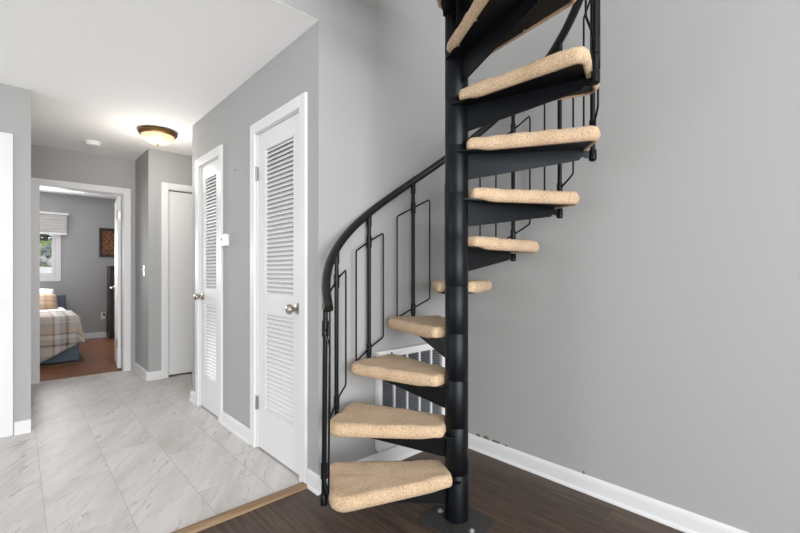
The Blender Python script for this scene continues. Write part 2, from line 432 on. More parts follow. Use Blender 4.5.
# paint chips over the right baseboard
def chip(name, mat, pts, parent):
    o = MB().prism(pts, (-.0016, 0, 0)).build(name, mat, parent)
for (yc, w, h) in ((1.606, .03, .022), (1.545, .045, .026), (1.475, .06, .018), (1.40, .02, .012), (.935, .012, .022)):
    pts = []
    for k in range(9):
        a = PI*k/8
        pts.append((XR, yc-w*math.cos(a)*.5, .087+h*math.sin(a)**.6*(.85+.2*random.random())))
    o = MB().prism(pts, (-.0015, 0, 0)).build('paint_chip', M['scuff'], bb_r)
    tag(o, 'bare brown patch of chipped wall paint')

# ------------------------------------------------------------------ doors
def casing(name, fixed, c0, c1, top, axis, out, label, w=.062, th=.018, depth=T):
    """three-sided casing on a wall plane, plus the jamb lining. axis 'Y': wall plane x=fixed, runs in y; axis 'X': plane y=fixed"""
    mb = MB()
    def bx(a0, a1, d0, d1, z0, z1):
        lo, hi = fixed+min(d0*out, d1*out), fixed+max(d0*out, d1*out)
        if axis == 'Y': mb.box(lo, hi, a0, a1, z0, z1)
        else: mb.box(a0, a1, lo, hi, z0, z1)
    bx(c0-w, c0+.006, 0, th, 0, top+w); bx(c1-.006, c1+w, 0, th, 0, top+w); bx(c0+.006, c1-.006, 0, th, top-.006, top+w)
    bx(c0, c0+.01, -depth, 0, 0, top); bx(c1-.01, c1, -depth, 0, 0, top); bx(c0, c1, -depth, 0, top-.01, top)
    o = mb.build(name, M['trim'], bevel=.004)
    return struct(o, label, 'door frame')
casing('trim_3', XL, A0, A1, DT, 'Y', -1, 'white casing around the near louvred door')
casing('trim_4', XL, B0, B1, DT, 'Y', -1, 'white casing around the far louvred door')
casing('trim_5', YC, D0, D1, DT, 'X', -1, 'white casing around the plain white alcove door')
casing('trim_6', YD, E0, E1, DT, 'X', -1, 'white casing around the open bedroom doorway')
casing('trim_7', YW, F0, F1, DT, 'X', -1, 'white casing at the far left edge')

def knob(parent, c, axis, name='door_knob'):
    prof = [(0, -.002), (.031, -.002), (.032, .003), (.028, .008), (.013, .011), (.011, .022), (.012, .03), (.02, .036), (.0265, .044), (.0285, .053), (.026, .061), (.018, .0665), (0, .068)]
    o = MB().lathe(prof, c, axis, 24).build(name, M['nickel'], parent, smooth=True)
    return tag(o, 'round brushed nickel knob')
def hinge(parent, x, y, z, axis):
    mb = MB()
    mb.lathe([(0, -.046), (.004, -.046), (.0065, -.043), (.0065, .043), (.004, .046), (0, .046)], (x, y, z), (0, 0, 1), 10)
    if axis == 'Y': mb.box(x+.002, x+.006, y-.016, y+.016, z-.043, z+.043)
    else: mb.box(x-.016, x+.016, y-.002, y+.002, z-.043, z+.043)
    return tag(mb.build('hinge', M['hinge'], parent), 'silver hinge')

def louvre_door(name, y0, y1, hinge_far, label):
    """slab recessed 8 mm behind the wall plane, front face to -x"""
    xf, xb = XL+.006, XL+.040
    y0 += .012; y1 -= .012; z0, z1 = .012, DT-.014
    s0, s1 = y0+.092, y1-.107 if hinge_far else y1-.104
    bands = ((.262, .882), (.999, 1.918))
    mb = MB()
    mb.box(xf, xb, y0, s0, z0, z1); mb.box(xf, xb, s1, y1, z0, z1)
    mb.box(xf, xb, s0, s1, z0, bands[0][0]); mb.box(xf, xb, s0, s1, bands[0][1], bands[1][0]); mb.box(xf, xb, s0, s1, bands[1][1], z1)
    d = mb.build(name, M['door'], loc=(XL+.02, (y0+y1)/2, 0))
    struct(d, label, 'door')
    for b0, b1 in bands:
        n = int(round((b1-b0)/.027)); p = (b1-b0)/n
        lm = MB()
        for k in range(n):
            z = b0+p*(k+.5)
            # slat: outer edge low, inner edge high
            q = [(xf+.002, -.0120), (xf+.0035, -.0165), (xf+.032, .0200), (xf+.030, .0240)]
            lm.prism([(x, s0, z+dz) for x, dz in q], (0, s1-s0, 0))
        # inner bead round the panel
        for (ya, yb) in ((s0, s0+.007), (s1-.007, s1)): lm.box(xf+.001, xf+.012, ya, yb, b0, b1)
        for (za, zb) in ((b0, b0+.007), (b1-.007, b1)): lm.box(xf+.001, xf+.012, s0, s1, za, zb)
        lm.build('louvre_panel', M['door'], d)
    yk = y0+.045 if hinge_far else y1-.055
    knob(d, (xf, yk, .935), (-1, 0, 0))
    tag(box(xf-.0015, xf+.002, (y0 if hinge_far else y1-.006), (y0+.006 if hinge_far else y1), .90, .965).build('latch_plate', M['nickel'], d), 'silver latch plate')
    yh = y1+.004 if hinge_far else y0-.004
    for z in (1.778, .295): hinge(d, XL-.004, yh, z, 'Y')
    return d
louvre_door('door_1', A0, A1, True, 'white louvred closet door nearest the stair')
louvre_door('door_2', B0, B1, False, 'narrower white louvred door farther down the hall')

# plain white alcove door
d3 = box(D0+.013, D1-.013, YC+.02, YC+.055, .02, DT-.02).build('door_3', M['door'], bevel=.002, loc=(1.6, YC+.03, 0))
struct(d3, 'plain flat white door in the hall alcove', 'door')
knob(d3, (D1-.08, YC+.02, .93), (0, -1, 0))
# left-edge door
d5 = box(F0+.013, F1-.013, YW+.012, YW+.047, .012, DT-.014).build('door_5', M['door'], bevel=.002, loc=(-.45, YW+.03, 0))
struct(d5, 'white door cut by the left edge of the view', 'door')
knob(d5, (F1-.062, YW+.012, .925), (0, -1, 0))
# bedroom door, swung open into the bedroom (hinged on its right jamb)
hx, hy = E1-.012, YD+T+.004
d4 = empty('door_4', (hx, hy, 0))
struct(d4, 'white bedroom door standing open into the bedroom', 'door')
slab = box(hx-.036, hx-.001, hy, hy+.655, .018, DT-.016).build('door_slab', M['door'], d4, bevel=.002)
mb = MB()
kz, ky = .945, hy+.592
mb.lathe([(0, -.001), (.028, -.001), (.028, .006), (.012, .010), (.011, .05), (0, .05)], (hx-.036, ky, kz), (-1, 0, 0), 18)
mb.tube([(hx-.078, ky+.006, kz), (hx-.080, ky-.03, kz+.002), (hx-.076, ky-.075, kz-.002), (hx-.07, ky-.105, kz)], [.0095, .009, .0075, .006], 10)
tag(mb.build('lever_handle', M['nickel'], d4, smooth=True), 'silver lever handle')
for z in (1.80, .31):
    m2 = MB().lathe([(0, -.046), (.0065, -.046), (.0065, .046), (0, .046)], (hx-.038, hy-.005, z), (0, 0, 1), 10)
    m2.box(hx-.034, hx-.002, hy-.003, hy+.001, z-.045, z+.045)
    tag(m2.build('hinge', M['hinge'], d4), 'silver hinge')
d4.rotation_euler = (0, 0, R(-6))

# ------------------------------------------------------------------ bedroom window
w1 = MB()
cw = .068
for (a, b, c, d) in ((WX1, WX1+cw, WZ0-cw, WZ1+cw), (WX0-cw, WX0, WZ0-cw, WZ1+cw), (WX0, WX1, WZ1, WZ1+cw), (WX0, WX1, WZ0-cw, WZ0)):
    w1.box(a, b, YBB-.018, YBB, c, d)
struct_w = w1.build('window_1', M['trim'], bevel=.004)
struct(struct_w, 'white framed bedroom window looking onto a rock bank', 'window')
sm = MB()
sw = .045; mid = (WX0+WX1)/2
for (a, b, c, d) in ((WX0, WX0+sw, WZ0, WZ1), (WX1-sw, WX1, WZ0, WZ1), (WX0+sw, WX1-sw, WZ0, WZ0+sw+.02), (WX0+sw, WX1-sw, WZ1-sw, WZ1), (mid-.03, mid+.03, WZ0+sw+.02, WZ1-sw)):
    sm.box(a, b, YBB+.02, YBB+.07, c, d)
sm.build('window_sash', M['trim'], struct_w, bevel=.003)
box(WX0+.01, WX1-.01, YBB+.043, YBB+.048, WZ0+.01, WZ1-.01).build('pane', M['glass'], struct_w)
sh = empty('window_shade', (-.14, YBB-.05, 1.74)); tag(sh, 'pale grey woven shade lowered over the top of the bedroom window', 'window shade')
box(-.90, .634, YBB-.085, YBB-.018, 2.085, 2.115).build('headrail', M['plastic'], sh, bevel=.004)
fm = MB(); nf = 12
front = []
for k in range(nf+1):
    z = 2.085-(2.085-1.785)*k/nf; front.append((z, YBB-.062-(.006 if k % 2 else 0)))
poly = [(-.885, y, z) for z, y in front]+[(-.885, YBB-.048, z) for z, y in reversed(front)]
fm.prism(poly, (1.495, 0, 0)); fm.build('shade_fabric', M['shade'], sh)
box(-.888, .613, YBB-.070, YBB-.042, 1.755, 1.787).build('bottom_rail', M['plastic'], sh, bevel=.004)

# outside: sloping paved strip, boulder bank, lawn, shrubs
def strip(name, mat, rows, x0, x1, n, amp, label, cat, **kw):
    bm = bmesh.new(); grid = []
    for (y, z) in rows:
        grid.append([bm.verts.new((x0+(x1-x0)*i/n, y, z+amp*noise.noise(Vector((x0+(x1-x0)*i/n, y, 0))*1.3))) for i in range(n+1)])
    for a, b in zip(grid, grid[1:]):
        for i in range(n): bm.faces.new([a[i], a[i+1], b[i+1], b[i]])
    ext = bmesh.ops.extrude_face_region(bm, geom=bm.faces[:])
    for v in ext['geom']:
        if isinstance(v, bmesh.types.BMVert): v.co.z -= .3
    s = MB(); s.bm.free(); s.bm = bm
    return struct(s.build(name, mat), label, cat)
strip('floor_outside', M['pave'], [(9.05, 1.02), (10.5, 1.10), (13.05, 1.27)], -9, 6, 6, 0, 'pale paving outside the bedroom window', 'paving')
strip('floor_lawn', M['grass'], [(13.0, 1.28), (13.6, 1.83), (15, 1.98), (17.0, 2.12), (19, 2.3)], -10, 6, 24, .03, 'green lawn bank above the boulders outside', 'lawn')
def rock_mesh(seed):
    bm = bmesh.new(); bmesh.ops.create_icosphere(bm, subdivisions=2, radius=1)
    rnd = random.Random(seed); off = Vector((rnd.random()*50, rnd.random()*50, rnd.random()*50))
    for v in bm.verts:
        n = noise.noise(v.co*1.1+off); v.co *= 1+.32*n
        for ax, lim in ((0, .82), (1, .8), (2, .78)):
            v.co[ax] = max(-lim, min(lim, v.co[ax]))
    me = bpy.data.meshes.new('boulder'); bm.to_mesh(me); bm.free(); me.materials.append(M['stone'] if seed % 2 else M['stone_pale']); return me
rocks = [rock_mesh(k) for k in range(4)]
for row in range(5):
    yy, zz = 12.98+row*.125, 1.36+row*.105
    x = -.75+row*.05
    while x < 1.75:
        w = random.uniform(.070, .096)
        o = bpy.data.objects.new('boulder', rocks[random.randrange(4)]); C.objects.link(o)
        o.location = (x+w, yy+random.uniform(-.02, .02), zz+random.uniform(-.015, .015)); o.rotation_euler = (random.random()*6, random.random()*6, random.random()*6)
        o.scale = (w, w*.85, w*.8)
        tag(o, 'grey boulder in the rock bank seen through the bedroom window', 'rock', 'boulders of the bank outside the window')
        x += 2.12*w
def shrub(x, y, z, r, hgt, seed, label):
    bm = bmesh.new(); rnd = random.Random(seed)
    for k in range(420):
        u = rnd.random()*2*PI; v = rnd.random(); rad = r*math.sqrt(rnd.random())*(1-.55*v)
        c = Vector((x+rad*math.cos(u), y+rad*math.sin(u), z+.05+hgt*v)); a = rnd.random()*PI; s = rnd.uniform(.09, .17)
        d1 = Vector((math.cos(a), math.sin(a), rnd.uniform(-.5, .5)))*s; d2 = Vector((-math.sin(a), math.cos(a), rnd.uniform(.3, 1.2)))*s*.6
        bm.faces.new([bm.verts.new(c-d1), bm.verts.new(c-d2), bm.verts.new(c+d1), bm.verts.new(c+d2)])
    r0 = empty('shrub', (x, y, z)); tag(r0, label, 'shrub')
    s = MB(); s.bm.free(); s.bm = bm; s.build('foliage', M['leaf'], r0)
    MB().tube([(x, y, z-.15), (x+.03, y, z+hgt*.4), (x-.02, y, z+hgt*.8)], [.06, .05, .02], 8).build('trunk', M['darkwood'], r0)
for k, (x, y, lab) in enumerate(((-.85, 16.6, 'dark shrub on the lawn, left part of the window view'), (.65, 16.9, 'dark shrub on the lawn in the middle of the window view'), (2.15, 16.5, 'dark shrub on the lawn behind the right window frame'))):
    shrub(x, y, 2.1, .68, 2.3, k+3, lab)

# ------------------------------------------------------------------ bed
bx1, by0 = .58, 6.62
bed = empty('bed', (-.2, 7.7, 0)); tag(bed, 'blue-grey upholstered bed seen through the bedroom doorway', 'bed')
box(-1.0, bx1, by0, 8.72, .02, .34).build('bed_base', M['blue'], bed, bevel=.02)
box(-1.02, bx1+.012, 8.74, 8.85, .0, .765).build('headboard', M['blue'], bed, bevel=.02)
box(-.985, bx1-.015, by0+.02, 8.735, .342, .575).build('mattress', M['sheet'], bed, bevel=.05, segs=4)
tag(box(-1.0, .64, 6.52, 8.6, 0, .012).build('rug', M['rug'], bevel=.004), 'brown woven rug under the foot of the blue bed', 'rug')

def sheet_from_uv(fn, nu, nv, th, name, mat, parent=None):
    bm = bmesh.new(); uvl = bm.loops.layers.uv.new('UVMap'); g = []; st = {}
    for j in range(nv+1):
        row = []
        for i in range(nu+1):
            p, uv = fn(i/nu, j/nv); v = bm.verts.new(p); st[v] = uv; row.append(v)
        g.append(row)
    for j in range(nv):
        for i in range(nu):
            f = bm.faces.new([g[j][i], g[j][i+1], g[j+1][i+1], g[j+1][i]]); f.smooth = True
            for l in f.loops: l[uvl].uv = st[l.vert]
    me = bpy.data.meshes.new(name); bm.to_mesh(me); bm.free(); me.materials.append(mat)
    o = bpy.data.objects.new(name, me); C.objects.link(o)
    s = o.modifiers.new('thick', 'SOLIDIFY'); s.thickness = th; s.offset = 1
    return o
AX, BY, TZ = bx1-.03, by0+.02, .592
def comf(u, v):
    a = -1.0+u*(AX+1.0+.26)
    over = max(0., (a-.18)/.42)
    L1 = .565-.20*min(1.6, over)
    b = v*(.86+L1)            # metres from the turned-back edge towards the foot
    ea = max(0, a-AX); eb = max(0, b-.86)
    x = min(a, AX); y = BY+.86-min(b, .86)
    L = math.hypot(ea, eb)
    wr = .010*noise.noise(Vector((a*5, b*5, 3)))
    if L > 0:
        sx, sy = ea/L, eb/L
        # rounded drop over the edge
        r = .045; arc = r*PI/2
        if L < arc: out = r*math.sin(L/r); dz = r*(1-math.cos(L/r))
        else: out = r+(.10*(L-arc))*(1+1.5*sx*sy); dz = r+(L-arc)
        out += .03*math.sin(a*14+b*3)*min(1, L/.3)*sy
        x += sx*out; y -= sy*out+.016; z = TZ-dz
    else:
        z = TZ+wr
    z += .012*math.exp(-((b-.03)/.05)**2)
    return (x, y, max(z, .03)), (a, b)
cf = sheet_from_uv(comf, 64, 48, .014, 'comforter', M['plaid']); tag(cf, 'grey and tan plaid comforter draped over the foot of the bed', 'comforter')
def pillow(name, mat, c, w, d, t, tilt, label):
    bm = bmesh.new(); uvl = bm.loops.layers.uv.new('UVMap'); n = 14; G = {}
    for sgn in (1, -1):
        for i in range(n+1):
            for j in range(n+1):
                u, v = i/n*2-1, j/n*2-1
                edge = max(abs(u), abs(v)) > .999
                if sgn == -1 and edge: G[(sgn, i, j)] = G[(1, i, j)]; continue
                hgt = t*((1-u**4)*(1-v**4))**.5
                pin = 1-.06*(u*u*v*v)
                G[(sgn, i, j)] = bm.verts.new((u*w/2*pin, v*d/2*pin, sgn*hgt/2))
    for sgn in (1, -1):
        for i in range(n):
            for j in range(n):
                q = [G[(sgn, i, j)], G[(sgn, i+1, j)], G[(sgn, i+1, j+1)], G[(sgn, i, j+1)]]
                f = bm.faces.new(q if sgn == 1 else q[::-1]); f.smooth = True
                for l in f.loops: l[uvl].uv = (l.vert.co.x, l.vert.co.y)
    bmesh.ops.rotate(bm, verts=bm.verts, cent=(0, 0, 0), matrix=Matrix.Rotation(tilt, 3, 'X'))
    me = bpy.data.meshes.new(name); bm.to_mesh(me); bm.free(); me.materials.append(mat)
    o = bpy.data.objects.new(name, me); C.objects.link(o); o.location = c
    return tag(o, label, 'pillow')
pillow('pillow', M['sheet'], (.12, 8.56, .708), .66, .44, .13, R(50), 'white pillow leaning on the blue headboard')
pillow('pillow', M['plaid2'], (.14, 8.33, .672), .66, .40, .13, R(38), 'tan plaid pillow in front of the white pillow')

# picture, tall dark cabinet, outlet, ceiling register
pic = empty('framed_picture', (1.28, YBB-.015, 1.655)); tag(pic, 'dark framed amber and brown picture on the bedroom wall', 'picture')
pm = MB(); px0, px1, pz0, pz1, fw = 1.055, 1.50, 1.405, 1.91, .045
for q in ((px0, px0+fw, pz0, pz1), (px1-fw, px1, pz0, pz1), (px0+fw, px1-fw, pz0, pz0+fw), (px0+fw, px1-fw, pz1-fw, pz1)):
    pm.box(q[0], q[1], YBB-.03, YBB, q[2], q[3])
pm.build('frame', M['darkwood'], pic, bevel=.006)
box(px0+fw-.004, px1-fw+.004, YBB-.014, YBB-.004, pz0+fw-.004, pz1-fw+.004).build('canvas', M['art'], pic)
cab = empty('tall_cabinet', (1.45, 8.7, 0)); tag(cab, 'dark wood cabinet half hidden behind the open bedroom door', 'cabinet')
cb = MB(); cx0, cx1, cy0, cy1, ch = 1.165, 1.78, 8.56, 8.85, 1.245
cb.box(cx0, cx1, cy0+.02, cy1, .0, ch-.02).box(cx0-.008, cx1+.008, cy0-.008, cy1, ch-.02, ch)
cb.build('carcass', M['darkwood'], cab, bevel=.004)
for a, b in ((cx0+.004, 1.468), (1.474, cx1-.004)):
    dm = MB()
    for q in ((a, a+.05, .06, ch-.03), (b-.05, b, .06, ch-.03), (a+.05, b-.05, .06, .13), (a+.05, b-.05, ch-.11, ch-.03), (a+.05, b-.05, .60, .65)):
        dm.box(q[0], q[1], cy0, cy0+.02, q[2], q[3])
    dd = dm.build('cabinet_door', M['darkwood'], cab)
    box(a+.05, b-.05, cy0+.008, cy0+.019, .13, ch-.11).build('door_panel', M['greywood'], dd)
ol = empty('wall_outlet', (1.115, YBB, .38)); tag(ol, 'white wall outlet with a black plug low on the bedroom wall', 'outlet')
box(1.08, 1.152, YBB-.006, YBB, .32, .435).build('cover_plate', M['plastic'], ol, bevel=.002)
plug = empty('power_cord', (1.12, YBB-.03, .36)); tag(plug, 'short black power cord plugged into the bedroom outlet', 'cord')
box(1.105, 1.14, YBB-.036, YBB-.0065, .385, .415).build('plug', M['black'], plug, bevel=.004)
MB().tube([(1.122, YBB-.036, .40), (1.128, YBB-.06, .395), (1.142, YBB-.065, .37), (1.152, YBB-.05, .33), (1.156, YBB-.03, .28), (1.157, YBB-.026, .12), (1.156, YBB-.03, .005)], .004, 8).build('cable', M['black'], plug, smooth=True)
rg = MB().box(.80, 1.21, 8.33, 8.50, H-.008, H)
for k in range(8): rg.box(.82, 1.19, 8.345+k*.018, 8.352+k*.018, H-.013, H-.008)
tag(rg.build('ceiling_register', M['vent']), 'white slotted air register in the bedroom ceiling', 'vent')

# ------------------------------------------------------------------ hall fittings
lamp = empty('ceiling_light', (.955, 4.32, H)); tag(lamp, 'flush ceiling light with brass ring and glowing alabaster bowl', 'ceiling lamp')
lc = (.955, 4.32, H)
MB().lathe([(0, 0), (.142, 0), (.157, -.012), (.161, -.024), (.157, -.034), (.146, -.044), (.136, -.047), (.13, -.047), (.13, -.03), (0, -.03)], lc, (0, 0, 1), 48).build('ring', M['bronze'], lamp, smooth=True)
prof = [(.134*math.cos(t), -.046-.076*math.sin(t)) for t in [PI/2*k/12 for k in range(12)]]+[(0, -.122)]
MB().lathe(prof, lc, (0, 0, 1), 48).build('glass_bowl', M['glow'], lamp, smooth=True)
MB().lathe([(0, -.120), (.011, -.122), (.012, -.127), (.006, -.131), (.007, -.135), (0, -.139)], lc, (0, 0, 1), 16).build('finial', M['bronze'], lamp, smooth=True)
added_lamp = lamp.copy(); C.objects.link(added_lamp); added_lamp.location = (-1.0, 7.4, H)  # added fixture, unseen, as a source for the extra bedroom light
added_lamp['label'] = 'flush ceiling light added inside the bedroom, unseen from the hallway'
for ch in list(lamp.children):
    k = ch.copy(); C.objects.link(k); k.parent = added_lamp
sd = MB().lathe([(0, 0), (.074, 0), (.074, -.012), (.066, -.016), (.062, -.032), (.05, -.038), (0, -.040)], (.555, 5.13, H), (0, 0, 1), 32)
sdo = sd.build('smoke_detector', M['plastic'], smooth=True); tag(sdo, 'round white smoke detector on the hall ceiling', 'smoke detector')
th = empty('thermostat', (XL-.015, 3.135, 1.375)); tag(th, 'small white thermostat box beside the far louvred door', 'thermostat')
box(XL-.032, XL, 3.085, 3.185, 1.332, 1.420).build('housing', M['plastic'], th, bevel=.004)
tag(box(XL-.034, XL-.031, 3.142, 3.160, 1.372, 1.392).build('sensor_window', M['black'], th), 'small dark window')
sw_ = empty('light_switch', (XC, 5.18, 1.155)); tag(sw_, 'white light switch on the narrow hall wall by the bedroom', 'switch')
box(XC-.007, XC, 5.145, 5.218, 1.098, 1.213).build('cover_plate', M['plastic'], sw_, bevel=.002)
MB().prism([(XC-.007, 5.172, 1.143), (XC-.007, 5.172, 1.168), (XC-.02, 5.172, 1.172), (XC-.02, 5.172, 1.163)], (0, .018, 0)).build('toggle', M['plastic'], sw_)
tag(MB().lathe([(0, 0), (.003, 0), (.004, .006), (0, .008)], (XL+.003, 2.964, 1.867), (-1, 0, 0), 10).build('nail', M['black']), 'tiny dark nail high on the wall between the louvred doors', 'nail')

# ------------------------------------------------------------------ wall register behind the stair
gx0, gx1, gz0, gz1 = 1.518, 2.112, .112, .682
yf = YB-.036
gr = empty('wall_register', ((gx0+gx1)/2, YB, gz0)); tag(gr, 'large white louvred wall register behind the lower stair treads', 'wall register')
fm = MB()
ix0, ix1, iz0, iz1 = gx0+.030, gx1-.046, gz0+.048, gz1-.042
yb_ = YB-.001
def frame_side(q, z0, z1): pass
for (a, b, c, d) in ((gx0, ix0, gz0, gz1), (ix1, gx1, gz0, gz1), (ix0, ix1, gz0, iz0), (ix0, ix1, iz1, gz1)):
    fm.box(a, b, yf, yb_, c, d)
fm.build('frame', M['vent'], gr, bevel=.004)
box(ix0, ix1, YB-.008, yb_, iz0, iz1).build('cavity', M['dark'], gr)
edges = [ix0, 1.643, 1.749, 1.856, 1.963, ix1]
for x in edges[1:-1]:
    box(x-.007, x+.007, yf+.004, yf+.016, iz0, iz1).build('divider', M['vent'], gr)
lv = MB(); n = int((iz1-iz0)/.0155)
for k in range(n):
    z = iz0+(iz1-iz0)*(k+.5)/n
    lv.prism([(ix0, yf+.007, z-.0040), (ix0, yf+.0085, z-.0046), (ix0, yf+.022, z+.0032), (ix0, yf+.0205, z+.0038)], (ix1-ix0, 0, 0))
lv.build('louvres', plain('grey_louvre', srgb(120, 123, 128), .5), gr)
for x in (1.616, 2.03):
    MB().lathe([(0, 0), (.006, 0), (.005, .003), (0, .004)], (x, yf, gz1-.018), (0, -1, 0), 12).build('screw', M['dark'], gr)

# ------------------------------------------------------------------ spiral staircase
PX, PY, RR = 1.494, 1.2304, .595
T1, STEP = 152.45, 29.11
P1, RISE, RAIL = .1875, .2142, .854
NT = 12
ang = lambda i: R(T1-STEP*(i-1))
lev = lambda i: P1+RISE*(i-1)
stair = empty('spiral_staircase', (PX, PY, 0))
tag(stair, 'black steel spiral staircase with beige carpeted treads', 'staircase')
pr = .0535
prof = [(0, .004), (pr+.001, .004), (pr+.001, .02)]
z = .02
for i in range(1, NT+2):
    zj = lev(i)+.030
    prof += [(pr, zj-.006), (pr-.0018, zj-.0025), (pr-.0018, zj-.0005), (pr, zj+.003)]
prof += [(pr, 3.55), (pr+.004, 3.555), (pr+.004, 3.575), (.03, 3.60), (0, 3.605)]
MB().lathe(prof, (PX, PY, 0), (0, 0, 1), 48).build('pole', M['steel'], stair, smooth=True)
bp = [(-.155, .100), (-.080, .135), (.006, .133), (.112, .020), (.116, -.122), (.070, -.160), (-.03, -.165), (-.135, -.08)]
bpo = MB().prism([(PX+x, PY+y, 0) for x, y in bp], (0, 0, .006)).build('base_plate', M['plate'], stair, bevel=.002)
for (x, y) in ((-.020, .083), (-.033, -.112)):
    MB().lathe([(0, 0), (.0145, 0), (.0145, .0015), (.0085, .002), (.0085, .008), (.006, .0105), (0, .0105)], (PX+x, PY+y, .006), (0, 0, 1), 14).build('bolt', M['zinc'], bpo)

def rounded_poly(corners, seg=7):
    """corners: (x, y, radius) counter-clockwise"""
    out = []; n = len(corners)
    for i in range(n):
        p = Vector(corners[i][:2]); r = corners[i][2]
        a = (Vector(corners[i-1][:2])-p).normalized(); b = (Vector(corners[(i+1) % n][:2])-p).normalized()
        half = math.acos(max(-1, min(1, a.dot(b))))/2
        d = r/math.tan(half); c = p+(a+b).normalized()*(r/math.sin(half))
        s = p+a*d-c; e = p+b*d-c
        a0 = math.atan2(s.y, s.x); a1 = math.atan2(e.y, e.x)
        da = (a1-a0+PI) % (2*PI)-PI
        for k in range(seg+1):
            t = a0+da*k/seg; out.append(Vector((c.x+r*math.cos(t), c.y+r*math.sin(t))))
    return out
def resample(P, n):
    L = [0]
    for i in range(len(P)): L.append(L[-1]+(P[(i+1) % len(P)]-P[i]).length)
    out = []; j = 0
    for k in range(n):
        d = L[-1]*k/n
        while L[j+1] < d: j += 1
        t = (d-L[j])/max(1e-9, L[j+1]-L[j]); out.append(P[j].lerp(P[(j+1) % len(P)], t))
    return out
def pol(deg, r): return (r*math.cos(R(deg)), r*math.sin(R(deg)))
ro, fo = pol(-17, .618), pol(18, .628)
corners = [(.042, -.082, .022), (ro[0], ro[1], .045), (.580, 0, .05), (fo[0], fo[1], .068), (.048, .096, .025)]
# plate: outline pulled in a little under the carpet, with a tongue that wraps the pole
def plate_mb():
    pts = [(.046, -.064), (.535, -.147), (.562, -.136), (.555, .140), (.53, .150), (.046, .076), (.006, .068), (.0, .050), (.046, .03), (.046, -.03), (.0, -.050), (.006, -.062)]
    m = MB(); m.prism([(x, y, -.007) for x, y in pts], (0, 0, .0065))
    return m
def carpet_bm(seed):
    P = resample(rounded_poly(corners), 150); n = len(P)
    cen = sum(P, Vector((0, 0)))/n
    nr = []
    for i in range(n):
        t = (P[(i+1) % n]-P[i-1]).normalized(); nr.append(Vector((t.y, -t.x)))
    th = .050; r = .031; zc = (th-.014)/2; hh = (th+.014)/2
    prof = []
    # bottom lip inward, round side, top
    prof += [(-.0250, -.0004), (-.0245, -.0085)]
    for k in range(9):
        a = -PI/2+PI*k/8
        prof.append((-r*.75+r*.75*math.cos(a), zc+hh*math.sin(a)))
    bm = bmesh.new(); rings = []
    for ins, zz in prof:
        ring = []
        for i in range(n):
            q = P[i]+nr[i]*ins
            ring.append(bm.verts.new((q.x, q.y, zz)))
        rings.append(ring)
    base = [P[i]+nr[i]*(-r*.75) for i in range(n)]
    for s in (.88, .74, .56, .36, .16):
        rings.append([bm.verts.new((cen.x+(base[i].x-cen.x)*s, cen.y+(base[i].y-cen.y)*s, th)) for i in range(n)])
    top = bm.verts.new((cen.x, cen.y, th))
    for a, b in zip(rings, rings[1:]):
        for i in range(n): bm.faces.new([a[i], a[(i+1) % n], b[(i+1) % n], b[i]])
    for i in range(n): bm.faces.new([rings[-1][i], rings[-1][(i+1) % n], top])
    bm.faces.new(rings[0][::-1])
    off = Vector((seed*3.1, seed*1.7, 0))
    for v in bm.verts:
        if v.co.z < 0:
            t = max(0, min(1, (v.co.x-.06)/.10)); v.co.z *= .12+.88*t*t*(3-2*t)
    for v in bm.verts:
        if v.co.z > .004:
            c = v.co.copy()
            k = .0045*noise.noise(c*14+off)+.0028*noise.noise(c*60+off)+.0014*noise.noise(c*150+off)
            if c.z > th-.0015: k = .0045*noise.noise(c*14+off)+.002*noise.noise(c*34+off)
            k *= min(1, ((c.x-cen.x)**2+(c.y-cen.y)**2)**.5/.16)
            wear = -.006*math.exp(-((c.x-.34)**2/.03+(c.y-.03)**2/.008)) if c.z > .05 else 0
            d = Vector((c.x-cen.x, c.y-cen.y, 0)).normalized()
            if c.z < th-.002: v.co += d*k*.8
            v.co.z += (k+wear)*(c.z/th)
    for f in bm.faces: f.smooth = True
    return bm
def gusset_mb():
    t = .004
    pr2 = [(.050, -.007), (.560, -.007), (.583, -.016), (.583, -.044), (.566, -.044), (.556, -.038), (.548, -.040), (.538, -.052), (.050, -.122)]
    m = MB(); m.prism([(x, -t, z) for x, z in pr2], (0, 2*t, 0))
    return m
def mesh_obj(mb, name, mat, smooth=False, bevel=0):
    return mb.build(name, mat, smooth=smooth, bevel=bevel)
# one tread: plate > carpet, support bracket, screws
tread0 = plate_mb().build('tread', M['steel'])
cps = []
for s in range(3):
    m = MB(); m.bm.free(); m.bm = carpet_bm(s+1)
    c = m.build('carpet_pad', M['carpet']); c.parent = tread0; cps.append(c)
g0 = gusset_mb().build('support_bracket', M['steel']); g0.parent = tread0
s0 = []
for (x, y) in ((.13, -.068), (.31, -.100), (.47, -.126), (.33, .115)):
    k = MB().lathe([(0, 0), (.0045, 0), (.004, -.003), (0, -.004)], (x, y, -.007), (0, 0, 1), 10).build('screw', M['zinc']); k.parent = tread0; s0.append(k)
meshes = [c.data for c in cps]
for c in cps[1:]: bpy.data.objects.remove(c)
cp0 = cps[0]
tag(cp0, 'beige carpet pad wrapped over the tread')
for i in range(1, NT+1):
    if i == 1: t = tread0; kids = [cp0, g0, *s0]
    else:
        t = tread0.copy(); C.objects.link(t); kids = []
        for src in (cp0, g0, *s0):
            k = src.copy(); C.objects.link(k); k.parent = t; kids.append(k)
    kids[0].data = meshes[i % 3]
    t.parent = stair; t.location = (0, 0, lev(i)+(.011 if i == 1 else 0)); t.rotation_euler = (0, 0, ang(i)+R({1: -2.5, 9: 4}.get(i, 0)))

